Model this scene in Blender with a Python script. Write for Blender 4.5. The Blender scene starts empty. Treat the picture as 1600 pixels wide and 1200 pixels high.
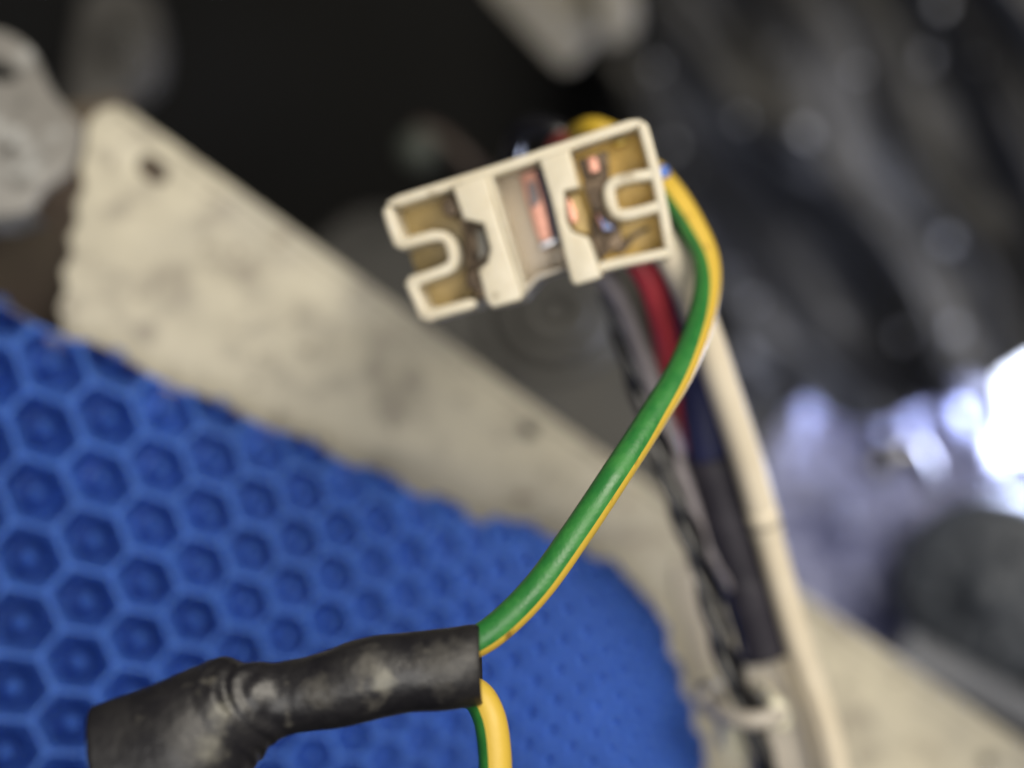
import bpy, bmesh, math, random
from mathutils import Vector, Matrix, noise
random.seed(7)
SC = bpy.context.scene
COL = SC.collection

# ------------------------------------------------------------------ camera
LENS = 50.0
FPX = 1600 * LENS / 36.0
CAM_LOC = Vector((0.0, -0.20, 0.36))
CAM_ROT = Matrix.Rotation(math.radians(38), 4, 'X')
CAM = Matrix.Translation(CAM_LOC) @ CAM_ROT
cd = bpy.data.cameras.new('camera'); cam = bpy.data.objects.new('camera', cd); COL.objects.link(cam)
cam.matrix_world = CAM
cd.lens = LENS; cd.sensor_width = 36; cd.clip_start = 0.002; cd.clip_end = 20
cd.dof.use_dof = True; cd.dof.focus_distance = 0.1175; cd.dof.aperture_fstop = 8.2
SC.camera = cam

# ------------------------------------------------------------------ world, lamps, exposure
w = bpy.data.worlds.new('World'); SC.world = w; w.use_nodes = True
w.node_tree.nodes['Background'].inputs[0].default_value = (0.80, 0.85, 1.0, 1)
w.node_tree.nodes['Background'].inputs[1].default_value = 0.02
def camdir(x, y, z): return (CAM.to_3x3() @ Vector((x, y, z)))
def campt(x, y, z): return CAM @ Vector((x, y, z))          # camera axes, metres (z is minus the distance)
def area(name, pos, target, size, power, color):
    l = bpy.data.lights.new(name, 'AREA'); l.shape = 'DISK'; l.size = size; l.energy = power; l.color = color
    o = bpy.data.objects.new(name, l); COL.objects.link(o)
    o.location = pos
    o.rotation_euler = (Vector(target) - Vector(pos)).to_track_quat('-Z', 'Y').to_euler()
    return o
area('hand_lamp', campt(0.135, 0.135, 0.11), campt(0, 0, -0.16), 0.20, 1.08, (1.0, 0.93, 0.80))
area('room_light', campt(0.02, -0.06, 0.32), campt(0, 0, -0.2), 0.25, 0.85, (1.0, 0.97, 0.92))  # added fill lamp behind the camera, brightens the shaded wires
SC.view_settings.view_transform = 'Standard'; SC.view_settings.look = 'None'
SC.view_settings.exposure = 0.25; SC.view_settings.gamma = 1.0; SC.view_settings.use_curve_mapping = False
SC.cycles.use_denoising = True
SC.cycles.max_bounces = 8

# ------------------------------------------------------------------ helpers
MM = 0.001
def P(px, py, d):
    """a point seen at photo pixel px,py (1600x1200) at d millimetres in front of the camera"""
    d *= MM
    return CAM @ Vector(((px - 800) / FPX * d, -(py - 600) / FPX * d, -d))
EYE = CAM_LOC

def lerp(a, b, t): return a + (b - a) * t

def mat(name, base, rough=0.5, alt=None, scale=300, lo=0.4, hi=0.65, bump=0.0, bscale=None, metal=0.0,
        sss=0.0, spec=0.5, emit=None, specks=None, stretch=None, coat=0.0, trans=0.0, sscale=0.0012, scuffs=None):
    m = bpy.data.materials.new(name); m.use_nodes = True
    nt = m.node_tree; N = nt.nodes; L = nt.links
    b = N['Principled BSDF']
    b.inputs['Base Color'].default_value = (*base, 1); b.inputs['Roughness'].default_value = rough
    b.inputs['Metallic'].default_value = metal; b.inputs['Specular IOR Level'].default_value = spec
    b.inputs['Coat Weight'].default_value = coat
    if trans: b.inputs['Transmission Weight'].default_value = trans
    if sss:
        b.inputs['Subsurface Weight'].default_value = sss
        b.inputs['Subsurface Radius'].default_value = (1.0, 0.8, 0.5)
        b.inputs['Subsurface Scale'].default_value = sscale
    if emit:
        b.inputs['Emission Color'].default_value = (*emit[0], 1); b.inputs['Emission Strength'].default_value = emit[1]
    tc = N.new('ShaderNodeTexCoord'); co = tc.outputs['Object']
    if stretch:
        mp = N.new('ShaderNodeMapping'); mp.inputs['Rotation'].default_value = stretch[0]
        L.new(co, mp.inputs[0])
        m2 = N.new('ShaderNodeMapping'); m2.inputs['Scale'].default_value = stretch[1]; L.new(mp.outputs[0], m2.inputs[0]); co = m2.outputs[0]
    col = None
    if alt:
        n = N.new('ShaderNodeTexNoise'); n.inputs['Scale'].default_value = scale; n.inputs['Detail'].default_value = 6
        n.inputs['Roughness'].default_value = 0.6; L.new(co, n.inputs['Vector'])
        r = N.new('ShaderNodeMapRange'); r.inputs[1].default_value = lo; r.inputs[2].default_value = hi
        L.new(n.outputs[0], r.inputs[0])
        mx = N.new('ShaderNodeMix'); mx.data_type = 'RGBA'; mx.inputs[6].default_value = (*base, 1); mx.inputs[7].default_value = (*alt, 1)
        L.new(r.outputs[0], mx.inputs[0]); col = mx.outputs[2]
        rr = N.new('ShaderNodeMapRange'); rr.inputs[3].default_value = rough; rr.inputs[4].default_value = min(1, rough + 0.2)
        L.new(r.outputs[0], rr.inputs[0]); L.new(rr.outputs[0], b.inputs['Roughness'])
    for sp in (specks or []):
        c2, sc2, lo2, hi2 = sp
        n = N.new('ShaderNodeTexNoise'); n.inputs['Scale'].default_value = sc2; n.inputs['Detail'].default_value = 4
        L.new(co, n.inputs['Vector'])
        r = N.new('ShaderNodeMapRange'); r.inputs[1].default_value = lo2; r.inputs[2].default_value = hi2
        L.new(n.outputs[0], r.inputs[0])
        mx = N.new('ShaderNodeMix'); mx.data_type = 'RGBA'; mx.inputs[6].default_value = (*base, 1); mx.inputs[7].default_value = (*c2, 1)
        if col is not None: L.new(col, mx.inputs[6])
        L.new(r.outputs[0], mx.inputs[0]); col = mx.outputs[2]
    for (pt, rad, c2, amt) in (scuffs or []):               # worn spots at given places, broken up by noise
        dn = N.new('ShaderNodeVectorMath'); dn.operation = 'DISTANCE'; L.new(tc.outputs['Object'], dn.inputs[0]); dn.inputs[1].default_value = pt
        n = N.new('ShaderNodeTexNoise'); n.inputs['Scale'].default_value = 900; n.inputs['Detail'].default_value = 5; L.new(tc.outputs['Object'], n.inputs['Vector'])
        mm = N.new('ShaderNodeMath'); mm.operation = 'MULTIPLY_ADD'; L.new(n.outputs[0], mm.inputs[0]); mm.inputs[1].default_value = rad * 1.6; L.new(dn.outputs['Value'], mm.inputs[2])
        r = N.new('ShaderNodeMapRange'); r.inputs[1].default_value = rad * 1.7; r.inputs[2].default_value = rad * 1.1; r.inputs[3].default_value = 0; r.inputs[4].default_value = amt
        L.new(mm.outputs[0], r.inputs[0])
        mx = N.new('ShaderNodeMix'); mx.data_type = 'RGBA'; mx.inputs[6].default_value = (*base, 1); mx.inputs[7].default_value = (*c2, 1)
        if col is not None: L.new(col, mx.inputs[6])
        L.new(r.outputs[0], mx.inputs[0]); col = mx.outputs[2]
    if col is not None: L.new(col, b.inputs['Base Color'])
    if bump:
        n = N.new('ShaderNodeTexNoise'); n.inputs['Scale'].default_value = bscale or scale * 3; n.inputs['Detail'].default_value = 5
        L.new(co, n.inputs['Vector'])
        bp = N.new('ShaderNodeBump'); bp.inputs['Strength'].default_value = bump; bp.inputs['Distance'].default_value = 0.0006
        L.new(n.outputs[0], bp.inputs['Height']); L.new(bp.outputs[0], b.inputs['Normal'])
    return m

def tag(o, label, cat=None, group=None, kind=None):
    if label: o['label'] = label
    if cat: o['category'] = cat
    if group: o['group'] = group
    if kind: o['kind'] = kind
    return o
def thing(name, base, label, cat, group=None):
    o = bpy.data.objects.new(name, None); COL.objects.link(o); o.location = base; o.empty_display_size = 0.005
    return tag(o, label, cat, group)
def origin_of(parent):
    v = Vector((0, 0, 0))
    while parent is not None:
        v += parent.location; parent = parent.parent
    return v
def obj(name, verts, faces, material, parent=None, smooth=True, at=None):
    """world-space verts; stored relative to the thing (or to their own centre)"""
    org = origin_of(parent) if parent is not None else (at if at is not None else sum(verts, Vector()) / len(verts))
    me = bpy.data.meshes.new(name)
    me.from_pydata([tuple(v - org) for v in verts], [], faces)
    bm = bmesh.new(); bm.from_mesh(me); bmesh.ops.recalc_face_normals(bm, faces=bm.faces); bm.to_mesh(me); bm.free()
    if smooth:
        for p in me.polygons: p.use_smooth = True
    me.materials.append(material)
    o = bpy.data.objects.new(name, me); COL.objects.link(o)
    if parent is not None: o.parent = parent
    else: o.location = org
    return o

def catmull(pts, n=10):
    out = []
    pts = [Vector(p) for p in pts]
    q = [pts[0] * 2 - pts[1]] + pts + [pts[-1] * 2 - pts[-2]]
    for i in range(1, len(q) - 2):
        p0, p1, p2, p3 = q[i - 1], q[i], q[i + 1], q[i + 2]
        for k in range(n):
            t = k / n
            out.append(0.5 * ((2 * p1) + (p2 - p0) * t + (2 * p0 - 5 * p1 + 4 * p2 - p3) * t * t + (3 * p1 - p0 - 3 * p2 + p3) * t ** 3))
    out.append(pts[-1]); return out

def frames(path):
    fr = []
    for i, p in enumerate(path):
        t = (path[min(i + 1, len(path) - 1)] - path[max(i - 1, 0)]).normalized()
        v = (EYE - p).normalized()
        s = v.cross(t)
        s = s.normalized() if s.length > 1e-6 else Vector((1, 0, 0))
        fr.append((p, t, t.cross(s).normalized(), s))      # towards the eye, towards the side
    return fr

def tube(path, rad, seg=20, a0=None, a1=None, caps=True, rough=0.0, seed=0):
    """sweep; rad is a number (mm) or a function of 0..1; a0,a1 functions give an open sector (radians from the front)"""
    fr = frames(path); V = []; F = []
    n = len(fr)
    closed = a0 is None
    m = seg if closed else seg + 1
    for i, (p, t, u, s) in enumerate(fr):
        f = i / (n - 1); r = (rad(f) if callable(rad) else rad) * MM
        for k in range(m):
            a = 2 * math.pi * k / seg if closed else lerp(a0(f), a1(f), k / seg)
            rr = r
            if rough:
                rr *= 1 + rough * noise.noise((p + u * math.cos(a) * r * 2 + s * math.sin(a) * r * 2) * 700 + Vector((seed, 0, 0)))
            V.append(p + (u * math.cos(a) + s * math.sin(a)) * rr)
    for i in range(n - 1):
        for k in range(seg):
            k2 = (k + 1) % seg if closed else k + 1
            F.append((i * m + k, i * m + k2, (i + 1) * m + k2, (i + 1) * m + k))
    if closed and caps:
        F.append(tuple(range(m))); F.append(tuple((n - 1) * m + k for k in range(m)))
    return V, F
def pxpath(pts, n=10): return catmull([P(*p) for p in pts], n)

class Plane:
    """a sheet standing in the scene: origin, in-plane axes and a normal pointing to the viewer's side"""
    def __init__(s, a, b, c):
        A, B, C = P(*a), P(*b), P(*c)
        s.o = A; s.x = (B - A).normalized(); s.n = s.x.cross(C - A).normalized()
        if s.n.dot(EYE - A) < 0: s.n = -s.n
        s.y = s.n.cross(s.x).normalized()
    def uv(s, px, py):
        r = P(px, py, 100) - EYE
        t = (s.o - EYE).dot(s.n) / r.dot(s.n)
        q = EYE + r * t - s.o
        return (q.dot(s.x), q.dot(s.y))
    def at(s, px, py, h=0.0):
        u, v = s.uv(px, py); return s.o + s.x * u + s.y * v + s.n * h * MM
    def world(s, u, v, h=0.0): return s.o + s.x * u + s.y * v + s.n * h * MM

def chaikin(pts, it=2):
    for _ in range(it):
        q = []
        for i in range(len(pts)):
            a, b = pts[i], pts[(i + 1) % len(pts)]
            q += [(lerp(a[0], b[0], .25), lerp(a[1], b[1], .25)), (lerp(a[0], b[0], .75), lerp(a[1], b[1], .75))]
        pts = q
    return pts
def stroke(pts, hw):
    """outline of a thick line; pts and half width in the same unit"""
    L, R = [], []
    for i, p in enumerate(pts):
        a = Vector(pts[max(i - 1, 0)]); b = Vector(pts[min(i + 1, len(pts) - 1)])
        t = (b - a).normalized(); nrm = Vector((-t.y, t.x))
        k = 1.0
        if 0 < i < len(pts) - 1:
            d1 = (Vector(p) - a).normalized(); d2 = (b - Vector(p)).normalized()
            k = 1 / max(0.55, math.sqrt(max(0.01, (1 + d1.dot(d2)) / 2)))
        L.append(tuple(Vector(p) + nrm * hw * k)); R.append(tuple(Vector(p) - nrm * hw * k))
    return L + R[::-1]

def plate(name, plane, outlines, h0, h1, bevel, material, parent=None, pix=True, conv=None, at=None):
    """a slab with rounded edges cut to outlines (first outer, rest holes), from height h0 to h1 (mm) over the plane"""
    cu = bpy.data.curves.new(name, 'CURVE'); cu.dimensions = '2D'; cu.fill_mode = 'BOTH'
    for pts in outlines:
        sp = cu.splines.new('POLY'); q = [plane.uv(*(conv(p) if conv else p)) if pix else p for p in pts]
        sp.points.add(len(q) - 1); sp.use_cyclic_u = True
        for i, (u, v) in enumerate(q): sp.points[i].co = (u, v, 0, 1)
    bev = min(bevel, (h1 - h0) * 0.45)
    cu.extrude = ((h1 - h0) / 2 - bev) * MM; cu.bevel_depth = bev * MM; cu.bevel_resolution = 2; cu.offset = -bev * MM
    tmp = bpy.data.objects.new(name + '_tmp', cu); COL.objects.link(tmp)
    dg = bpy.context.evaluated_depsgraph_get()
    me0 = bpy.data.meshes.new_from_object(tmp.evaluated_get(dg))
    mid = (h0 + h1) / 2
    V = [plane.o + plane.x * v.co.x + plane.y * v.co.y + plane.n * (v.co.z + mid * MM) for v in me0.vertices]
    F = [tuple(p.vertices) for p in me0.polygons]
    bpy.data.objects.remove(tmp); bpy.data.curves.remove(cu); bpy.data.meshes.remove(me0)
    o = obj(name, V, F, material, parent, smooth=False, at=at)
    bm = bmesh.new(); bm.from_mesh(o.data); bmesh.ops.remove_doubles(bm, verts=bm.verts, dist=1e-6)
    bmesh.ops.recalc_face_normals(bm, faces=bm.faces); bm.to_mesh(o.data); bm.free()
    o.data.polygons.foreach_set('use_smooth', [True] * len(o.data.polygons))
    o.data.set_sharp_from_angle(angle=math.radians(35))
    return o
def ellipse(cx, cy, a, b, rot, n=20):
    c, s = math.cos(math.radians(rot)), math.sin(math.radians(rot))
    return [(cx + a * math.cos(2 * math.pi * k / n) * c - b * math.sin(2 * math.pi * k / n) * s,
             cy + a * math.cos(2 * math.pi * k / n) * s + b * math.sin(2 * math.pi * k / n) * c) for k in range(n)]

# ------------------------------------------------------------------ materials
M = {}
M['liner'] = mat('black_liner', (0.003, 0.003, 0.0028), 0.9, alt=(0.007, 0.007, 0.0062), scale=30, lo=.5, hi=.75)
M['blanket'] = mat('dusty_black_blanket', (0.006, 0.006, 0.007), 0.75, alt=(0.22, 0.21, 0.19), scale=34, lo=.45, hi=.68, bump=0.6, bscale=300, stretch=((math.radians(-38), 0, math.radians(58)), (0.3, 1, 1)),
                   specks=[((0.004, 0.004, 0.004), 60, .52, .64), ((0.22, 0.215, 0.21), 110, .62, .72)])
M['panel'] = mat('cream_painted_steel', (0.52, 0.48, 0.375), 0.5, alt=(0.46, 0.425, 0.335), scale=70, lo=.45, hi=.62, bump=0.2, bscale=1500,
                 specks=[((0.29, 0.26, 0.21), 210, .50, .70), ((0.34, 0.32, 0.275), 30, .44, .60), ((0.22, 0.185, 0.14), 380, .62, .72)])
M['bracket'] = mat('dusty_zinc', (0.30, 0.29, 0.275), 0.6, alt=(0.21, 0.20, 0.185), scale=90, lo=.4, hi=.65, metal=0.1, bump=.2, specks=[((0.14, 0.135, 0.125), 260, .58, .70), ((0.42, 0.42, 0.41), 180, .60, .72)])
M['rust'] = mat('brown_rusty_steel', (0.085, 0.062, 0.048), 0.8, alt=(0.13, 0.105, 0.075), scale=70, lo=.45, hi=.7, bump=.3)
M['standoff'] = mat('grey_plastic', (0.10, 0.096, 0.092), 0.6, alt=(0.055, 0.052, 0.048), scale=60, lo=.4, hi=.65)
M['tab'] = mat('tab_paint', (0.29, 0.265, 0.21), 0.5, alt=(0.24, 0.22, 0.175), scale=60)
M['housing_grey'] = mat('dark_grey_plastic', (0.055, 0.054, 0.052), 0.6, alt=(0.095, 0.092, 0.087), scale=60, lo=.4, hi=.7, bump=.2)
M['green_speck'] = mat('green_grey_metal', (0.05, 0.058, 0.05), 0.6)
M['brown_wire'] = mat('brown_insulation', (0.04, 0.026, 0.02), 0.5)
M['blue'] = mat('blue_silicone', (0.05, 0.145, 0.54), 0.5, alt=(0.04, 0.115, 0.43), scale=90, lo=.35, hi=.65, bump=.05, sss=.7, sscale=0.0022, spec=.45)
M['connector'] = mat('cream_nylon', (0.61, 0.56, 0.45), 0.38, alt=(0.54, 0.485, 0.37), scale=250, lo=.4, hi=.7, sss=.25, specks=[((0.30, 0.25, 0.17), 500, .66, .76)])
M['clearish'] = mat('taupe_nylon', (0.46, 0.38, 0.28), 0.35, sss=.2)
M['ochre'] = mat('ochre_nylon', (0.66, 0.43, 0.085), 0.4, alt=(0.54, 0.35, 0.08), scale=350, sss=.1)  # pocket shade and yellow wire light put into the floor colour
M['olive'] = mat('olive_nylon', (0.40, 0.29, 0.11), 0.45, alt=(0.31, 0.225, 0.09), scale=350)  # shade of the left pocket put into its floor colour
M['tarnish'] = mat('tarnished_brass', (0.16, 0.115, 0.075), 0.4, alt=(0.07, 0.05, 0.035), scale=700, metal=.6)
M['copper'] = mat('copper_terminal', (0.62, 0.31, 0.23), 0.36, metal=.7, alt=(0.5, 0.27, 0.21), scale=500)
M['steel'] = mat('tinned_terminal', (0.5, 0.5, 0.53), 0.35, metal=1)
M['green'] = mat('green_pvc', (0.020, 0.145, 0.032), 0.34, alt=(0.030, 0.185, 0.034), scale=500, bump=.10, bscale=3000,
                 specks=[((0.035, 0.05, 0.02), 420, .68, .76)])
M['yellow'] = mat('yellow_pvc', (0.56, 0.38, 0.05), 0.5, bump=.05, bscale=1800, specks=[((0.25, 0.15, 0.03), 480, .66, .74)])
M['yellow2'] = mat('yellow_insulation', (0.46, 0.31, 0.03), 0.4)
M['dark_red'] = mat('dark_red_pvc', (0.22, 0.045, 0.035), 0.4)
M['red'] = mat('red_pvc', (0.46, 0.045, 0.06), 0.38, alt=(0.40, 0.035, 0.05), scale=300)
M['white'] = mat('white_pvc', (0.68, 0.605, 0.48), 0.46, alt=(0.61, 0.53, 0.40), scale=120, lo=.4, hi=.7)
M['lilac'] = mat('lilac_grey_pvc', (0.24, 0.22, 0.24), 0.4, alt=(0.19, 0.17, 0.18), scale=200)
M['olive_wire'] = mat('olive_grey_pvc', (0.115, 0.105, 0.085), 0.45)
M['navy'] = mat('navy_pvc', (0.022, 0.026, 0.085), 0.4)
M['sleeve'] = mat('black_sleeve', (0.014, 0.012, 0.02), 0.5, alt=(0.022, 0.019, 0.03), scale=150)
M['black'] = mat('black_gloss', (0.007, 0.007, 0.009), 0.25)
M['clear'] = mat('grey_translucent', (0.07, 0.068, 0.066), 0.25)
M['shrink_in'] = mat('black_bore', (0.01, 0.01, 0.01), 0.7)
M['clip'] = mat('grey_nylon', (0.42, 0.385, 0.34), 0.4, alt=(0.36, 0.33, 0.29), scale=150, sss=.1)
M['tie'] = mat('natural_nylon_tie', (0.66, 0.63, 0.50), 0.22, sss=.15)
M['foil'] = mat('lilac_film', (0.36, 0.38, 0.58), 0.6, alt=(0.24, 0.26, 0.42), scale=30, lo=.35, hi=.7, spec=.6)  # lavender tint of the lamp glow put into the film colour
M['motor'] = mat('dark_motor', (0.06, 0.068, 0.085), 0.42, alt=(0.045, 0.052, 0.066), scale=40, lo=.3, hi=.8, bump=.05)
M['pipe'] = mat('grey_pipe', (0.20, 0.21, 0.24), 0.35)
M['led'] = mat('led_lens', (1, 1, 1), 0.4, emit=((0.80, 0.87, 1.0), 3.2))
M['lampbody'] = mat('lamp_body', (0.22, 0.22, 0.26), 0.45)
M['dust'] = mat('lint', (0.52, 0.51, 0.50), 0.9)
M['bluegloss'] = mat('blue_insulator', (0.10, 0.20, 0.62), 0.12, coat=.6)
M['hose'] = mat('grey_rubber', (0.085, 0.083, 0.08), 0.55, alt=(0.06, 0.058, 0.055), scale=60)

# ------------------------------------------------------------------ setting: the dark inside of the appliance
def field(name, x0, x1, y0, y1, step, depth, material):
    xs = int((x1 - x0) / step) + 1; ys = int((y1 - y0) / step) + 1
    V = []; F = []
    for j in range(ys):
        for i in range(xs):
            px, py = x0 + i * step, y0 + j * step
            V.append(P(px, py, depth(px, py)))
    for j in range(ys - 1):
        for i in range(xs - 1):
            a = j * xs + i; F.append((a, a + 1, a + xs + 1, a + xs))
    return obj(name, V, F, material)
o = field('back_wall', -900, 2500, -800, 2000, 50,
          lambda x, y: 430 + 10 * noise.noise(Vector((x * .004, y * .004, 3))), M['liner'])
tag(o, 'black inner wall of the appliance far behind everything', kind='structure')
def blanket_depth(x, y):
    al = (x * .52 + y * .85); ac = (x * .85 - y * .52)
    q = ac + 40 * noise.noise(Vector((al * .004, ac * .004, 9)))
    r = 1 - abs(noise.noise(Vector((q * .0105, al * .0017, 1.7)))) * 2.2
    r2 = noise.noise(Vector((q * .024, al * .006, 5.1)))
    edge = max(0, (1010 - x) / 90.0)
    return 350 - 24 * r - 4 * r2 + edge * 30 + max(0, (y - 300)) * -0.03
o = field('insulation_blanket', 930, 2100, -500, 1250, 9, blanket_depth, M['blanket'])
tag(o, 'black dusty insulation in long diagonal folds behind the white connector', 'insulation')

# lint caught on the blanket (blurs to pale discs)
V = []; F = []
def blob(c, r, seed=0, jag=.35, seg=8):
    base = len(V); rings = 5
    for i in range(rings + 1):
        th = math.pi * i / rings
        for k in range(seg):
            a = 2 * math.pi * k / seg
            v = Vector((math.sin(th) * math.cos(a), math.sin(th) * math.sin(a), math.cos(th)))
            V.append(c + v * r * MM * (1 + jag * noise.noise(v * 2.3 + Vector((seed, seed * 1.7, 0)))))
    for i in range(rings):
        for k in range(seg):
            k2 = (k + 1) % seg
            F.append((base + i * seg + k, base + i * seg + k2, base + (i + 1) * seg + k2, base + (i + 1) * seg + k))
flecks = [(1480, 375, 1.7), (1158, 187, .9), (1255, 205, 1.5), (1262, 212, 1.0), (1448, 92, 1.6), (1452, 80, 1.2), (1050, 228, 1.1), (1178, 470, .8), (1025, 105, .9),
          (1410, 525, 1.2), (1490, 515, 1.4), (1470, 8, 1.6), (1340, 110, .9)]
for i, (x, y, r) in enumerate(flecks): blob(P(x, y, blanket_depth(x, y) - 5), r, i)
for i in range(18):
    x = random.uniform(1000, 1650); y = random.uniform(-40, 700); blob(P(x, y, blanket_depth(x, y) - 1.5), random.uniform(.25, .6), i)
tag(obj('lint_flecks', V, F, M['dust']), 'pale grey lint flecks caught on the black insulation', kind='stuff')

# ------------------------------------------------------------------ cream panel
PAN = Plane((150, 200, 172), (1600, 1180, 192), (100, 700, 170))
left_edge = [(180, 163), (152, 170), (136, 190), (132, 230), (124, 262), (130, 292), (116, 318), (120, 346), (106, 370), (112, 396), (96, 424), (103, 452), (90, 480), (98, 510), (70, 620), (40, 760)]
outline = [(1900, 1372), (1270, 945), (1040, 783), (860, 658), (500, 396)] + left_edge + [(20, 900), (700, 1700), (1900, 1800)]
root = thing('painted_panel', PAN.at(600, 700), 'cream painted steel panel running diagonally under the blue mat', 'panel')
plate('sheet', PAN, [outline, ellipse(238, 264, 27, 17, 40), ellipse(826, 672, 14, 11, 30), ellipse(1545, 1190, 12, 8, 30)], -1.2, 0, .4, M['panel'], root)
# rolled lip along the upper edge
lip = [PAN.at(x + 2, y + 3, -0.3) for x, y in [(185, 170), (350, 288), (500, 396), (680, 527), (860, 658), (1040, 783), (1270, 945), (1600, 1169), (1880, 1358)]]
V, F = tube(catmull(lip, 6), 0.75, 12); obj('rolled_lip', V, F, M['panel'], root)
for (x, y, r) in [(358, 432, .55), (468, 486, .5), (600, 470, .4)]:
    bpl = plate('pressed_dimple', PAN, [ellipse(x, y, 11, 8, 35)], 0, 0.25, .12, M['panel'], root)

# steel lying under the panel's ragged left end
RUS = Plane((0, 300, 196), (120, 330, 196), (0, 520, 190))
o = plate('rusty_plate', RUS, [[(-250, 150), (60, 170), (190, 150), (260, 260), (240, 420), (160, 620), (-250, 640)]], -1.5, 0, .3, M['rust'])
tag(o, 'dark brown rusty steel plate in the gap left of the cream panel', 'plate')
BR = Plane((0, 200, 172), (120, 210, 172), (0, 330, 170))
root = thing('zinc_bracket', BR.at(20, 330), 'pale grey dusty metal bracket with slots at the left edge', 'bracket')
plate('bracket_plate', BR, [chaikin([(-200, 20), (-30, 40), (20, 52), (55, 82), (72, 128), (92, 156), (128, 196), (126, 215), (112, 262), (86, 284), (66, 296), (48, 330), (8, 338), (-200, 350)], 1),
      chaikin([(-40, 84), (2, 96), (26, 112), (22, 126), (0, 124), (-40, 116)], 1), ellipse(13, 229, 9, 8, 0)], -1.4, 0, .35, M['bracket'], root)
plate('bent_flange', BR, [[(-200, 326), (8, 334), (46, 326), (50, 330), (10, 341), (-200, 356)]], -6, -1.2, .3, M['bracket'], root)
for (x, y) in [(32, 190), (60, 250), (28, 280)]:
    plate('weld_spot', BR, [ellipse(x, y, 8, 7, 0, 12)], -.05, .3, .15, M['bracket'], root)

# grey standoff, upper left
ST = Plane((180, 90, 262), (250, 95, 262), (180, 160, 258))
root = thing('plastic_standoff', ST.at(150, 190), 'blurred grey plastic standoff above the cream panel corner', 'standoff')
plate('standoff_body', ST, [chaikin([(128, -40), (232, -30), (252, 40), (246, 100), (206, 128), (180, 150), (140, 172), (92, 168), (104, 110), (112, 40)], 2),
      ], -9, 0, 2, M['standoff'], root)
V, F = tube([ST.at(198, 76, -1), ST.at(198, 76, 2.4)], 4.6, 24); obj('boss', V, F, M['standoff'], root)
V, F = tube([ST.at(198, 76, 2.0), ST.at(198, 76, 2.7)], 2.6, 24); obj('screw_recess', V, F, M['housing_grey'], root)
plate('foot', ST, [chaikin([(60, 150), (140, 150), (150, 215), (60, 230)], 1)], -12, -4, 1, M['housing_grey'], root)
plate('rear_web', ST, [chaikin([(205, 120), (262, 140), (300, 250), (230, 260), (180, 180)], 1)], -30, -24, 1, M['housing_grey'], root)

# bent tab, top centre
TB = Plane((850, 20, 262), (950, 25, 262), (850, 110, 270))
root = thing('bent_tab', TB.at(830, -30), 'blurred cream sheet metal tab pointing down at the top edge', 'tab')
plate('tab_face', TB, [[(700, -90), (930, -90), (946, 30), (936, 60), (900, 104), (880, 110), (862, 96), (770, 0)]], -2, 0, .6, M['tab'], root)
plate('tab_flange', TB, [[(915, -90), (985, -90), (996, 24), (978, 44), (940, 54), (932, 10)]], .2, 5, .8, M['tab'], root)

# dim grey unit behind the connector
HG = Plane((840, 520, 252), (960, 560, 252), (800, 640, 246))
root = thing('grey_motor_housing', HG.at(760, 640), 'dark grey moulded housing with concentric rings below the white connector', 'housing')
plate('housing_shell', HG, [chaikin([(440, 420), (520, 320), (600, 292), (900, 330), (1090, 470), (1130, 700), (1120, 900), (760, 760)], 2)], -14, -5, 2, M['housing_grey'], root)
for r, hh in ((92, 1.5), (58, 3.0), (30, 1.5)):
    c = (868, 478); pts = [HG.at(c[0] + r * math.cos(2 * math.pi * k / 40), c[1] + r * .92 * math.sin(2 * math.pi * k / 40), -5 + hh) for k in range(41)]
    V, F = tube(pts, 2.0 if r > 50 else 1.4, 12, caps=False); obj('ring', V, F, M['hose'], root)
for k in range(4):
    a = [(640, 540), (700, 590), (760, 640), (820, 690)][k]
    V, F = tube([HG.at(a[0], a[1], -5), HG.at(a[0] + 40, a[1] - 60, -4)], 2.2, 10); obj('rib', V, F, M['housing_grey'], root)

root = thing('small_screw', P(655, 240, 238), 'small greenish metal screw head blurred left above the connector', 'screw')
pp = [P(655, 236, 238), P(652, 232, 234)]
V, F = tube(pp, 3.2, 16); obj('screw_head', V, F, M['green_speck'], root)
V, F = tube([P(655, 236, 244), P(655, 236, 238)], 1.6, 12); obj('shank', V, F, M['green_speck'], root)
V, F = tube(pxpath([(650, 200, 236), (690, 215, 236), (730, 252, 236), (770, 300, 240), (800, 380, 246)]), 1.3, 12)
tag(obj('brown_lead', V, F, M['brown_wire']), 'thin brown wire running down behind the connector from the screw', 'wire')

# ------------------------------------------------------------------ right: glare built as a lamp, film, motor, pipe
LP = Plane((1600, 640, 285), (1680, 640, 275), (1600, 740, 282))
root = thing('led_work_light', LP.at(1640, 760), 'glaring white LED lamp at the right edge', 'lamp')  # light from a chassis opening, built in the form of a lamp
glare_outline = [(1556, 590), (1600, 562), (1700, 506), (1800, 560), (1800, 720), (1700, 740), (1600, 716), (1562, 704), (1566, 640)]
plate('lens', LP, [glare_outline], -9, 0, 2, M['led'], root)
plate('lamp_body', LP, [[(1552, 594), (1600, 556), (1702, 498), (1810, 554), (1810, 726), (1700, 748), (1600, 724), (1556, 710)]], -16, -9.2, 1, M['lampbody'], root)
plate('latch', LP, [chaikin([(1505, 590), (1530, 596), (1546, 618), (1540, 634), (1518, 630), (1500, 606)], 1)], -2, 2, .8, M['lampbody'], root)

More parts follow.
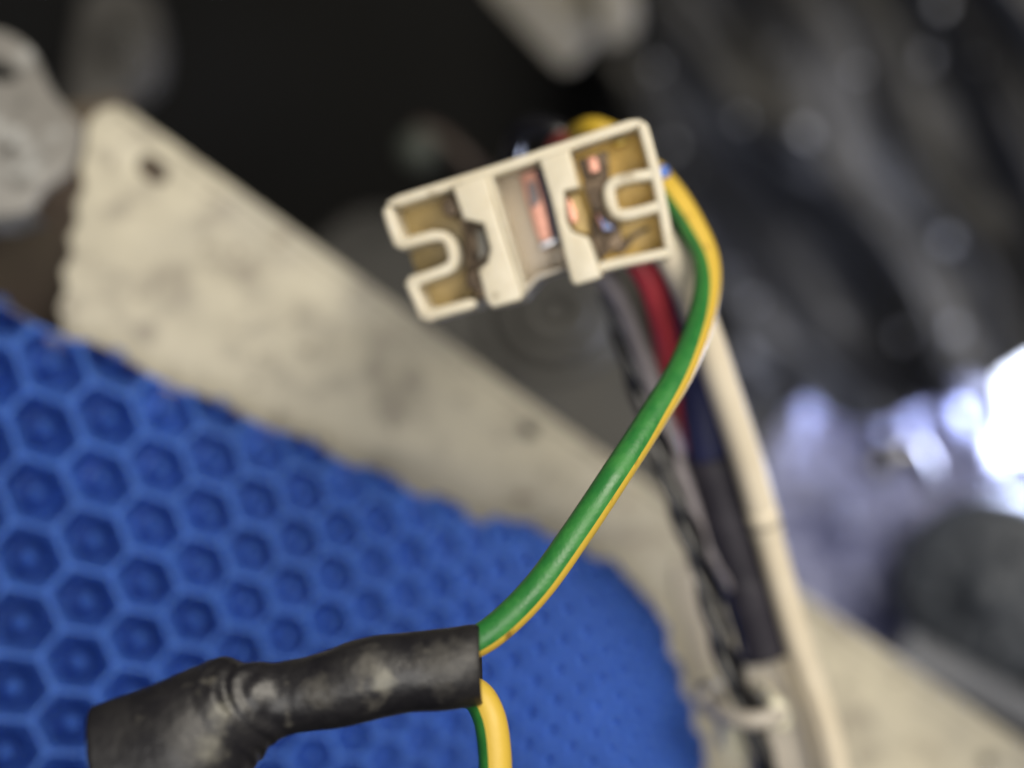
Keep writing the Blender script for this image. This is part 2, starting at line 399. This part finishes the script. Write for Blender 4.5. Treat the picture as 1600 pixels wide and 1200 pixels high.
pl = bpy.data.lights.new('led_glow', 'POINT'); pl.energy = 0.27; pl.color = (0.62, 0.70, 1.0); pl.shadow_soft_size = 0.010
plo = bpy.data.objects.new('led_glow', pl); COL.objects.link(plo); plo.parent = root; plo.location = LP.at(1665, 635, 6) - root.location
def film_depth(x, y):
    return 268 - 12 * noise.noise(Vector((x * .012, y * .009, 2))) - 7 * noise.noise(Vector((x * .03, y * .025, 6))) + max(0, 700 - y) * .12 + max(0, x - 1500) * .1
def field_mask(name, cells, step, depth, material, inside):
    idx = {}; V = []; F = []
    x0, x1, y0, y1 = cells
    def vid(i, j):
        if (i, j) not in idx:
            px, py = x0 + i * step, y0 + j * step
            idx[(i, j)] = len(V); V.append(P(px, py, depth(px, py)))
        return idx[(i, j)]
    for j in range(int((y1 - y0) / step)):
        for i in range(int((x1 - x0) / step)):
            if inside(x0 + (i + .5) * step, y0 + (j + .5) * step):
                F.append((vid(i, j), vid(i + 1, j), vid(i + 1, j + 1), vid(i, j + 1)))
    n = len(V)                                             # give the film a back side, 0.4 mm behind
    ax = camdir(0, 0, -1) * 0.0004
    V2 = V + [v + ax for v in V]; F2 = F + [tuple(k + n for k in f[::-1]) for f in F]
    return obj(name, V2, F2, material)
def inpoly(x, y, poly):
    c = False; j = len(poly) - 1
    for i in range(len(poly)):
        xi, yi = poly[i]; xj, yj = poly[j]
        if (yi > y) != (yj > y) and x < (xj - xi) * (y - yi) / (yj - yi) + xi: c = not c
        j = i
    return c
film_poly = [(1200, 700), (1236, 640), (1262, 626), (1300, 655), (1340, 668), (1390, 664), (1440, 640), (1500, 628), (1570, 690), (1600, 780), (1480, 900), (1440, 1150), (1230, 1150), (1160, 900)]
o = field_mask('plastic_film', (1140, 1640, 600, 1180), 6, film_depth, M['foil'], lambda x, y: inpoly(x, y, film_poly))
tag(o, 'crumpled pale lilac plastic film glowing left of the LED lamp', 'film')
V = []; F = []
root = thing('shiny_fitting', P(1400, 730, 246), 'small glossy fitting catching a bright blue white glint', 'fitting')
V, F = tube(pxpath([(1376, 722, 246), (1400, 706, 244), (1425, 704, 244), (1442, 728, 246), (1452, 756, 250)]), 1.9, 14); obj('bent_spout', V, F, M['steel'], root)
V, F = tube([P(1370, 726, 248), P(1384, 716, 244)], 2.8, 16); obj('end_collar', V, F, M['steel'], root)

root = thing('round_motor', P(1520, 1060, 250), 'dark grey round motor in the lower right corner', 'motor')
mc = [P(1570, 905, 272), P(1545, 925, 246)]
ax = (mc[1] - mc[0])
path = [mc[0] + ax * t for t in (-.4, 0, .5, .85, .95, 1.0)]
rr = [17, 17, 17, 17, 15.8, 13]
V, F = tube(path, lambda f: rr[round(f * 5)], 48); obj('motor_can', V, F, M['motor'], root)
V, F = tube([mc[1], mc[1] + ax * .12], 5, 32); obj('bearing_cap', V, F, M['motor'], root)
for k in range(8):
    a = 2 * math.pi * k / 8; s = ax.normalized().orthogonal().normalized(); u = ax.normalized().cross(s)
    c = mc[1] + (s * math.cos(a) + u * math.sin(a)) * .0095
    V, F = tube([c - ax * .02, c + ax * .05], 1.8, 12); obj('vent_boss', V, F, M['motor'], root)
V, F = tube(pxpath([(1405, 1010, 232), (1440, 1030, 232), (1500, 1062, 232), (1570, 1098, 234), (1680, 1150, 236)]), 3.0, 18)
tag(obj('grey_pipe', V, F, M['pipe']), 'short grey blue pipe between the motor and the cream panel', 'pipe')

# ------------------------------------------------------------------ blue honeycomb mat
mat_poly = [(-400, 350), (0, 484), (110, 526), (330, 630), (500, 700), (700, 782), (850, 830), (960, 880), (1030, 955), (1068, 1060), (1110, 1200), (1140, 1500), (-400, 1500)]
COLX = [47.0]
while COLX[-1] < 1400:
    c = len(COLX) - 1; p = .063 * (1650 - COLX[-1]); COLX.append(COLX[-1] + p * max(.72, .97 - .021 * c))
def X(cf):
    if cf < 0: return COLX[0] + cf * 96
    i = min(int(cf), len(COLX) - 2); return lerp(COLX[i], COLX[i + 1], cf - i)
def matpt(cf, rf, h):
    x0 = X(cf); y = 1200 + (-.2045 + .063 * rf) * (1650 - x0); x = x0 - .12 * (y - 850)
    q = Vector((x, y)); edge = 1e9; best = q
    for i in range(len(mat_poly)):
        a = Vector(mat_poly[i]); b = Vector(mat_poly[(i + 1) % len(mat_poly)])
        t = max(0, min(1, (q - a).dot(b - a) / (b - a).length_squared)); e = a + (b - a) * t
        if (q - e).length < edge: edge = (q - e).length; best = e
    if not inpoly(x, y, mat_poly): x, y = best.lerp(q, .18); edge = 0
    roll = max(0, 1 - edge / 60.0) ** 2 * 3.0
    return x, y, 153 + x * .015 - (y - 850) * .012 + h + roll + 1.0 * math.sin(x * .006 + y * .004)
cells = []
for c in range(-4, len(COLX) - 1):
    for r in range(-14, 16):
        rf = r + .5 * (c % 2)
        x0 = X(c); y = 1200 + (-.2045 + .063 * rf) * (1650 - x0); x = x0 - .12 * (y - 850)
        if -260 < x < 1200 and y < 1420 and inpoly(x, y + 6, mat_poly): cells.append((c, rf, x, y))
root = thing('honeycomb_mat', P(400, 1000, 160), 'blue silicone honeycomb mat covering the lower left', 'mat')
vid = {}; V = []; F = []; ecount = {}
HEX = [(.6667, 0), (.5, .25), (.3333, .5), (0, .5), (-.3333, .5), (-.5, .25), (-.6667, 0), (-.5, -.25), (-.3333, -.5), (0, -.5), (.3333, -.5), (.5, -.25)]
def gv(cf, rf, h):
    k = (round(cf * 240), round(rf * 240), h)
    if k not in vid: vid[k] = len(V); V.append(P(*matpt(cf, rf, h)))
    return vid[k]
nubs = []
for (c, rf, x, y) in cells:
    p = .063 * (1650 - x) / 90.0 * (1 + .07 * noise.noise(Vector((x * .021, y * .021, 4))))   # cell size factor, uneven
    outer = [gv(c + a, rf + b, 0) for a, b in HEX]
    jit = 1 + .05 * noise.noise(Vector((x * .05, y * .05, 0)))
    rings = [outer]
    for rad, h in ((0, .12), (.472, .7), (.44, 2.4), (.395, 4.8), (.32, 6.6), (.20, 7.0)):
        ring = []
        for k in range(12):
            a = math.atan2(HEX[k][1], HEX[k][0] * .866)
            ca, sa = (rad * jit * math.cos(a) / .866, rad * jit * math.sin(a)) if rad else (HEX[k][0] * .95, HEX[k][1] * .95)
            q = matpt(c + ca, rf + sa, h * max(.15, min(1.1, p)) ** 2.2); ring.append(len(V)); V.append(P(*q))
        rings.append(ring)
    for a, b in zip(rings[:-1], rings[1:]):
        for k in range(12): F.append((a[k], a[(k + 1) % 12], b[(k + 1) % 12], b[k]))
    F.append(tuple(rings[-1]))
    for k in range(12):
        e = (outer[k], outer[(k + 1) % 12]); ecount[tuple(sorted(e))] = ecount.get(tuple(sorted(e)), 0) + 1
    nubs.append((p, c, rf, x, y))
nrm = (P(*matpt(3, 2, 8)) - P(*matpt(3, 2, 0)))
low = {}
for (a, b), n in ecount.items():
    if n == 1:
        for q in (a, b):
            if q not in low: low[q] = len(V); V.append(V[q] + nrm * .9)
        F.append((a, b, low[b], low[a]))
obj('honeycomb', V, F, M['blue'], root)
nb = None
nubs.sort(key=lambda t: -t[0]); kept = 0
for (p, c, rf, x, y) in nubs:
    if not (-60 < x < 1120 and 440 < y < 1260) or kept >= 290: continue
    base = P(*matpt(c, rf, 7.0 * max(.15, min(1.1, p)) ** 2.2)); tip = P(*matpt(c, rf, 0.7 * max(.15, min(1.1, p)) ** 2.2))
    if nb is None:
        vv = []; ff = []; seg = 10; prof = [(1, 0), (.86, .35), (.62, .7), (.3, .93)]
        for r_, z in prof:
            for k in range(seg): vv.append((r_ * math.cos(2 * math.pi * k / seg), r_ * math.sin(2 * math.pi * k / seg), z))
        for i in range(len(prof) - 1):
            for k in range(seg): ff.append((i * seg + k, i * seg + (k + 1) % seg, (i + 1) * seg + (k + 1) % seg, (i + 1) * seg + k))
        ff.append(tuple((len(prof) - 1) * seg + k for k in range(seg)))
        nb = bpy.data.meshes.new('nub'); nb.from_pydata(vv, [], ff); nb.materials.append(M['blue'])
        for q in nb.polygons: q.use_smooth = True
    o = bpy.data.objects.new('nub', nb); COL.objects.link(o); o.parent = root
    ht = (tip - base).length
    o.matrix_local = Matrix.LocRotScale(base - root.location, (tip - base).to_track_quat('Z', 'Y'), Vector((1.3 * MM * max(.5, p), 1.3 * MM * max(.5, p), ht)))
    kept += 1

# ------------------------------------------------------------------ cables going down to the clip
def wire(name, pts, r, m, label, cat='wire', **k):
    V, F = tube(pxpath(pts), r, 20, **k); return tag(obj(name, V, F, m), label, cat)
root = thing('white_cable', P(1300, 1200, 160), 'thick cream white cable running from the connector to the bottom edge', 'cable')
wp = pxpath([(985, 330, 142), (1030, 375, 140), (1066, 430, 141), (1094, 500, 143), (1128, 600, 146), (1172, 735, 150), (1212, 880, 153), (1247, 1000, 155), (1290, 1130, 157), (1320, 1260, 158)], 12)
V, F = tube(wp, lambda f: 1.55 + .12 * (f < .63) - .1 * (f > .8), 20); obj('jacket', V, F, M['white'], root)
i0 = int(len(wp) * .60); V, F = tube(wp[i0:i0 + 3], 1.72, 20); obj('collar', V, F, M['white'], root)
wire('cream_wire', [(1190, 960, 158), (1225, 1030, 158), (1262, 1120, 158), (1285, 1210, 159), (1300, 1290, 160)], .75, M['white'], 'thin cream wire beside the thick white cable at the bottom')
root = thing('navy_wire', P(1190, 1020, 157), 'navy blue wire entering a black sleeve beside the white cable', 'wire')
V, F = tube(pxpath([(1015, 370, 146), (1052, 440, 147), (1078, 520, 149), (1092, 610, 152), (1110, 710, 154), (1116, 740, 155)]), lambda f: 1.7 + .75 * f, 20); obj('insulation', V, F, M['navy'], root)
V, F = tube(pxpath([(1110, 712, 154), (1130, 790, 155), (1154, 870, 156), (1177, 950, 157), (1197, 1019, 158)]), lambda f: 3.05 + .06 * math.sin(f * 20), 24, rough=.04); obj('sleeve', V, F, M['sleeve'], root)
wire('red_wire', [(960, 330, 144), (985, 390, 143), (1018, 445, 144), (1036, 510, 146), (1047, 580, 151), (1060, 650, 156), (1085, 720, 160), (1115, 800, 161)], 1.35, M['red'], 'red wire hanging below the connector beside the navy wire')
wire('olive_wire', [(940, 360, 145), (972, 420, 145), (1002, 480, 147), (1020, 560, 150), (1036, 640, 153), (1056, 730, 156)], 1.1, M['olive_wire'], 'dull olive grey wire between the red and lilac wires')
wire('lilac_wire', [(905, 360, 146), (940, 425, 145), (975, 480, 147), (1005, 560, 149), (1032, 650, 151), (1064, 750, 153), (1100, 840, 155), (1142, 905, 155), (1158, 960, 156), (1172, 1020, 157)], 1.05, M['lilac'], 'lilac grey wire curving down left of the red wire')
core = pxpath([(948, 450, 149), (980, 540, 150), (1012, 640, 151), (1052, 760, 152), (1086, 860, 152.5), (1116, 960, 153), (1146, 1060, 153), (1182, 1140, 154), (1206, 1230, 155)], 22)
fr = frames(core)
root = thing('twisted_wires', core[-1], 'twisted black and clear wires running down to the grey clip', 'wire')
for ph, nm, m_, r_ in ((0, 'black_strand', M['black'], .78), (2.1, 'black_strand', M['black'], .74), (4.2, 'clear_strand', M['clear'], .45)):
    pts = []; L = 0
    for i, (p, t, u, s) in enumerate(fr):
        if i: L += (p - fr[i - 1][0]).length
        a = ph + L / MM * .42; pts.append(p + (u * math.cos(a) + s * math.sin(a)) * .66 * MM)
    V, F = tube(pts, r_ * 1.08, 12); obj(nm, V, F, m_, root)

# clip holding the wires
CL = Plane((1200, 1080, 158), (1290, 1090, 159), (1200, 1180, 159))
root = thing('cable_clip', CL.at(1200, 1190), 'grey plastic cable clip with a tie at the bottom right', 'clip')
plate('base_plate', CL, [chaikin([(1164, 1026), (1262, 1016), (1276, 1040), (1296, 1150), (1320, 1300), (1180, 1300), (1172, 1160), (1150, 1080)], 1)], -2.5, -.4, .5, M['clip'], root)
plate('side_tab', CL, [chaikin([(1086, 1076), (1128, 1066), (1140, 1112), (1128, 1126), (1098, 1122)], 1)], -2.2, .6, .5, M['clip'], root)
plate('lower_jaw', CL, [chaikin([(1122, 1120), (1160, 1126), (1170, 1190), (1128, 1186)], 1)], -2.0, 1.4, .6, M['tie'], root)
tie = plate('tie_head', CL, [chaikin([(1172, 1058), (1202, 1064), (1214, 1094), (1200, 1116), (1176, 1106)], 1)], -.3, 6.6, .8, M['tie'], root)
V, F = tube(catmull([CL.at(1104, 1100, -.4), CL.at(1122, 1097, 4.6), CL.at(1146, 1092, 6.6), CL.at(1176, 1088, 6.6), CL.at(1196, 1084, 5.6)], 8), 1.05, 14); obj('tie_strap', V, F, M['clip'], root)
blobV, blobF = tube(catmull([CL.at(1174, 1098, 6.4), CL.at(1175, 1097, 7.6)], 4), lambda f: .55 * math.sqrt(max(.02, 1 - f * f)), 12); obj('tie_tail', blobV, blobF, M['tie'], root)
plate('pale_rail', PAN, [chaikin([(1048, 880), (1078, 872), (1098, 950), (1110, 1060), (1082, 1050), (1062, 960)], 1)], .05, 1.2, .4, M['clip'])
tag(bpy.data.objects['pale_rail'], 'faint pinkish plastic strip on the panel left of the twisted wires', 'strip')

# ------------------------------------------------------------------ the connector
CN = Plane((830, 340, 133.5), (1030, 275, 132.2), (860, 440, 133.8))
# its body runs back and slightly up/left of straight
def z(p): return (560 + .375 * p[0], 150 + .375 * p[1])
root = thing('white_connector', CN.at(830, 340, -11), 'cream white plug connector with open contact chambers, held up by its wires', 'connector')
DEEP = -10.5
def wall(name, pts, hw, h0=DEEP, h1=0.0, m='connector', smooth=1, par=root):
    return plate(name, CN, [chaikin(stroke(pts, hw), smooth)], h0, h1, .28, M[m], par, conv=z)
# outer frame along the top
wall('top_wall', [(118, 452), (330, 385), (560, 312), (800, 232), (1000, 163), (1178, 106)], 23)
# left chamber: wall folded round the polarising slot
wall('left_wall', [(116, 462), (140, 545), (170, 622), (250, 598), (335, 578), (376, 600), (396, 665), (386, 715), (300, 748), (212, 776), (244, 850), (276, 922), (380, 890), (490, 862)], 23, smooth=1)
# right chamber
wall('right_wall', [(1178, 106), (1206, 200), (1240, 330), (1274, 500), (1300, 655)], 23)
wall('bottom_wall', [(1312, 648), (1200, 672), (1060, 700), (1000, 716)], 22)
wall('key_wall', [(1250, 322), (1130, 338), (1064, 356), (1040, 390), (1058, 474), (1092, 498), (1160, 486), (1275, 452)], 24, smooth=1)
# the two flat webs, with their bent cut-outs
plate('web', CN, [[z(p) for p in [(392, 372), (535, 330), (590, 520), (640, 680), (690, 832), (676, 852), (562, 884), (536, 858), (502, 724), (540, 694), (552, 640), (524, 536), (440, 516)]]], DEEP, .9, .3, M['connector'], root)
plate('web_edge', CN, [[z(p) for p in [(535, 332), (556, 326), (700, 812), (690, 832)]]], DEEP, .5, .25, M['connector'], root)
plate('web', CN, [[z(p) for p in [(752, 262), (880, 222), (900, 300), (922, 384), (858, 398), (866, 520), (890, 566), (958, 590), (985, 660), (1016, 752), (996, 764), (908, 790), (888, 775), (868, 700), (800, 420)]]], DEEP, .9, .3, M['connector'], root)
# window between the webs: back wall of taupe plastic, lower lip
plate('window_back', CN, [[z(p) for p in [(540, 320), (668, 280), (760, 560), (800, 720), (690, 800)]]], DEEP, -5.0, .2, M['clearish'], root)
plate('window_lip', CN, [[z(p) for p in [(690, 790), (740, 744), (862, 706), (866, 722), (748, 764), (700, 820)]]], DEEP, -.6, .2, M['clip'], root)
plate('window_sill', CN, [[z(p) for p in [(740, 640), (850, 600), (864, 700), (770, 730)]]], DEEP, -5.5, .2, M['clearish'], root)
# chamber floors
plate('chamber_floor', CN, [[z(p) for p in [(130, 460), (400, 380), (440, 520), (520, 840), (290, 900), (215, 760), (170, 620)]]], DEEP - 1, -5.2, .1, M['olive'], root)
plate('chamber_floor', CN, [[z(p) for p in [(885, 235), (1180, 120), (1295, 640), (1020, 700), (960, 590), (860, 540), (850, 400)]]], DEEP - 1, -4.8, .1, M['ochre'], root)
# contacts
def contact(name, pts, h0, h1, m='tarnish'):
    return plate(name, CN, [[z(p) for p in pts]], h0, h1, .12, M[m], root)
contact('contact_rail', [(362, 424), (402, 398), (436, 516), (505, 720), (520, 838), (476, 846), (430, 720), (420, 560)], -5.6, -3.4)
contact('contact_rail', [(965, 350), (1030, 330), (1036, 420), (1050, 480), (1090, 520), (1060, 640), (1000, 690), (960, 590)], -5.0, -4.3)
contact('contact_blade', [(335, 445), (385, 405), (412, 480), (380, 505), (350, 492)], -6, -1.2)
contact('contact_blade', [(440, 520), (520, 536), (548, 610), (548, 660), (505, 715), (462, 690), (440, 600)], -6, -1.6)
contact('contact_blade', [(440, 740), (488, 728), (512, 800), (470, 812), (440, 790)], -6, -1.4)
contact('contact_spring', [(486, 560), (520, 552), (540, 650), (500, 690)], -1.6, -.2, 'olive_wire')
contact('terminal_tongue', [(655, 318), (722, 290), (760, 420), (800, 610), (760, 640), (725, 560), (690, 440)], -7, -4.4, 'copper')
contact('terminal_tongue', [(735, 300), (770, 290), (830, 500), (850, 610), (815, 620), (780, 470)], -6.5, -3.6, 'navy')
contact('terminal_tongue', [(690, 350), (722, 340), (745, 430), (705, 465)], -4.6, -4.0, 'lilac')
contact('terminal_edge', [(742, 610), (812, 585), (818, 606), (752, 636)], -4.4, -3.4, 'steel')
contact('terminal_box', [(898, 248), (1035, 205), (1045, 350), (985, 350), (930, 345)], -6.4, -4.6)
contact('terminal_tongue', [(948, 248), (985, 240), (1002, 300), (965, 312)], -4.7, -2.8, 'copper')
contact('terminal_box', [(930, 352), (1005, 340), (1030, 400), (1018, 470), (970, 480), (950, 420)], -6, -2.6)
contact('terminal_blade', [(868, 410), (905, 400), (945, 500), (955, 575), (900, 560), (880, 520)], -6, -2.0, 'olive')
contact('terminal_tongue', [(862, 420), (880, 425), (908, 490), (905, 530), (882, 520)], -2.2, -1.3, 'copper')
contact('terminal_edge', [(1000, 495), (1030, 520), (1062, 540), (1060, 552), (1020, 556)], -5, -2.4, 'bluegloss')
contact('terminal_edge', [(986, 486), (1000, 486), (1022, 545), (1012, 550)], -5, -2.6, 'copper')
contact('terminal_box', [(1015, 560), (1090, 540), (1100, 620), (1040, 645)], -6, -3.2)
contact('terminal_arm', [(1090, 600), (1160, 560), (1210, 535), (1216, 550), (1150, 590), (1110, 650), (1060, 660)], -6, -4.2)
contact('latch_arm', [(1050, 190), (1120, 168), (1112, 190), (1080, 200)], -6, -2.0, 'yellow2')

# wires behind the connector, then a peg for a blue reflection
wire('yellow_wire', [(1000, 290, 146), (972, 226, 145), (945, 207, 144), (918, 203, 145), (890, 228, 149), (870, 300, 152)], 1.25, M['yellow2'], 'yellow wire looping over the top edge of the connector')
wire('dark_red_wire', [(940, 300, 148), (925, 244, 147), (895, 221, 147), (868, 229, 149), (850, 300, 152)], 1.0, M['dark_red'], 'dark red wire showing over the top edge of the connector')
wire('black_wire', [(900, 300, 152), (895, 230, 150), (850, 198, 150), (805, 214, 152), (790, 300, 156)], 1.2, M['black'], 'glossy black wire looping behind the top of the connector')
wire('blue_wire', [(985, 300, 140), (1018, 276, 138), (1040, 268, 136.5)], .62, M['bluegloss'], 'short blue wire end poking out right of the connector')  # blue terminal reflection, shaped and coloured as a short wire end

# ------------------------------------------------------------------ green and yellow earth wires
def earth(name, pts, r, label, mid, half=58):
    path = pxpath(pts, 16)
    rt = thing(name, path[-1], label, 'wire')
    V, F = tube(path, r, 26, a0=lambda f: math.radians(mid(f) + half), a1=lambda f: math.radians(mid(f) - half + 360)); obj('green_insulation', V, F, M['green'], rt)
    V, F = tube(path, r, 12, a0=lambda f: math.radians(mid(f) - half), a1=lambda f: math.radians(mid(f) + half)); obj('yellow_stripe', V, F, M['yellow'], rt)
    return rt
earth('earth_wire', [(960, 300, 146), (1010, 268, 143), (1045, 296, 140), (1080, 350, 138), (1104, 410, 136), (1100, 480, 132.5), (1068, 570, 127), (1018, 655, 122.5), (960, 745, 119), (900, 835, 117), (840, 918, 115.5), (778, 980, 114.5), (725, 1012, 114.2), (660, 1035, 114.5)],
      1.28, 'green and yellow wire arching from the connector into the black tube', lambda f: lerp(48, 96, min(1, max(0, (f - .22) / .35))) + 5 * noise.noise(Vector((f * 9, 0, 0))))
earth('earth_wire', [(660, 1070, 115), (715, 1078, 115.5), (746, 1088, 115.2), (764, 1120, 114.5), (772, 1165, 114), (774, 1220, 113.5), (770, 1300, 113)],
      1.34, 'yellow sided green wire leaving the black tube towards the bottom edge', lambda f: 46, half=70)

# ------------------------------------------------------------------ black heat-shrink tube
ribs = [((747, 979), (752, 1100), 113.5, .95), ((735, 977), (738, 1103), 113.4, .95), ((700, 981), (700, 1108), 113.2, .95), ((640, 988), (643, 1112), 113, .92), ((592, 992), (592, 1124), 112.8, .9),
        ((545, 1003), (540, 1135), 112.6, .85), ((500, 1020), (487, 1141), 112.4, .8), ((440, 1034), (447, 1150), 112.2, .78), ((385, 1034), (420, 1172), 112, .75),
        ((335, 1032), (398, 1202), 111.6, .7), ((285, 1051), (386, 1240), 111, .65), ((235, 1070), (360, 1290), 110.4, .6), ((185, 1087), (280, 1330), 110, .55), ((142, 1103), (186, 1350), 109.6, .5)]
rootS = thing('heat_shrink_tube', P(250, 1290, 112), 'black wrinkled heat shrink tube joining the earth wires', 'tube')
def sc(px, py, d, rad, c, amt): return (P(px, py, d) - rootS.location, rad * MM, c, amt)
GREY = (0.15, 0.145, 0.12); PALE = (0.10, 0.095, 0.085)
M['shrink'] = mat('black_heat_shrink', (0.009, 0.0085, 0.011), 0.40, alt=(0.016, 0.015, 0.016), scale=220, lo=.4, hi=.7, bump=.22, bscale=800,
    specks=[((0.09, 0.085, 0.075), 330, .63, .74)],
    scuffs=[sc(598, 1062, 110, 1.3, GREY, .9), sc(575, 1035, 110, 2.0, PALE, .6), sc(690, 1040, 110, 3.0, PALE, .35), sc(500, 1085, 109.5, 2.0, PALE, .5), sc(350, 1105, 108, 1.5, GREY, .6),
            sc(372, 1110, 108, 1.2, GREY, .7), sc(300, 1075, 108, 1.0, GREY, .7), sc(330, 1170, 107, 1.8, GREY, .6), sc(345, 1150, 107, 1.3, PALE, .7), sc(400, 1050, 109, 1.2, PALE, .6), sc(345, 1045, 109, .9, PALE, .6)])
tops = catmull([P(a[0], a[1], d) for a, b, d, k in ribs], 8); bots = catmull([P(b[0], b[1], d) for a, b, d, k in ribs], 8)
ks = []
for i in range(len(ribs) - 1):
    for j in range(8): ks.append(lerp(ribs[i][3], ribs[i + 1][3], j / 8))
ks.append(ribs[-1][3])
seg = 48; V = []; F = []; n = len(tops)
fwd = camdir(0, 0, 1)
def ringpt(i, a, sc=1.0, fold=True):
    c = (tops[i] + bots[i]) / 2; h = (tops[i] - bots[i]) / 2
    v = c + h * math.cos(a) * sc + fwd * h.length * ks[i] * math.sin(a) * sc
    if fold:
        q = v * 1000
        dirv = (v - c).normalized()
        f = i / (n - 1)
        crease = math.exp(-((f - .66) / .10) ** 2)
        v = v + dirv * MM * (.12 * noise.noise(q * .22) + .02 * noise.noise(q * 1.1) + crease * .5 * noise.noise(Vector((f * 34 + 1.5 * math.cos(a * 2 + 1), math.cos(a) * 1.3, math.sin(a) * 1.3))))
    return v
for i in range(n):
    for k in range(seg): V.append(ringpt(i, 2 * math.pi * k / seg))
for i in range(n - 1):
    for k in range(seg): F.append((i * seg + k, i * seg + (k + 1) % seg, (i + 1) * seg + (k + 1) % seg, (i + 1) * seg + k))
def mouth(i, inward):
    global V, F
    b0 = 0 if i == 0 else (n - 1) * seg
    prev = b0
    for sc, step in ((.97, 0), (.90, 0), (.88, 3)):
        b = len(V); j = i + step * inward
        for k in range(seg):
            a = 2 * math.pi * k / seg; off = Vector()
            if sc == .97: off = (tops[i] + bots[i] - tops[i + inward] - bots[i + inward]).normalized() * .00012
            V.append(ringpt(j, a, sc, False) + off)
        for k in range(seg): F.append((prev + k, prev + (k + 1) % seg, b + (k + 1) % seg, b + k))
        prev = b
    F.append(tuple(prev + k for k in range(seg)))
mouth(0, 1); mouth(n - 1, -1)
obj('tube_wall', V, F, M['shrink'], rootS)
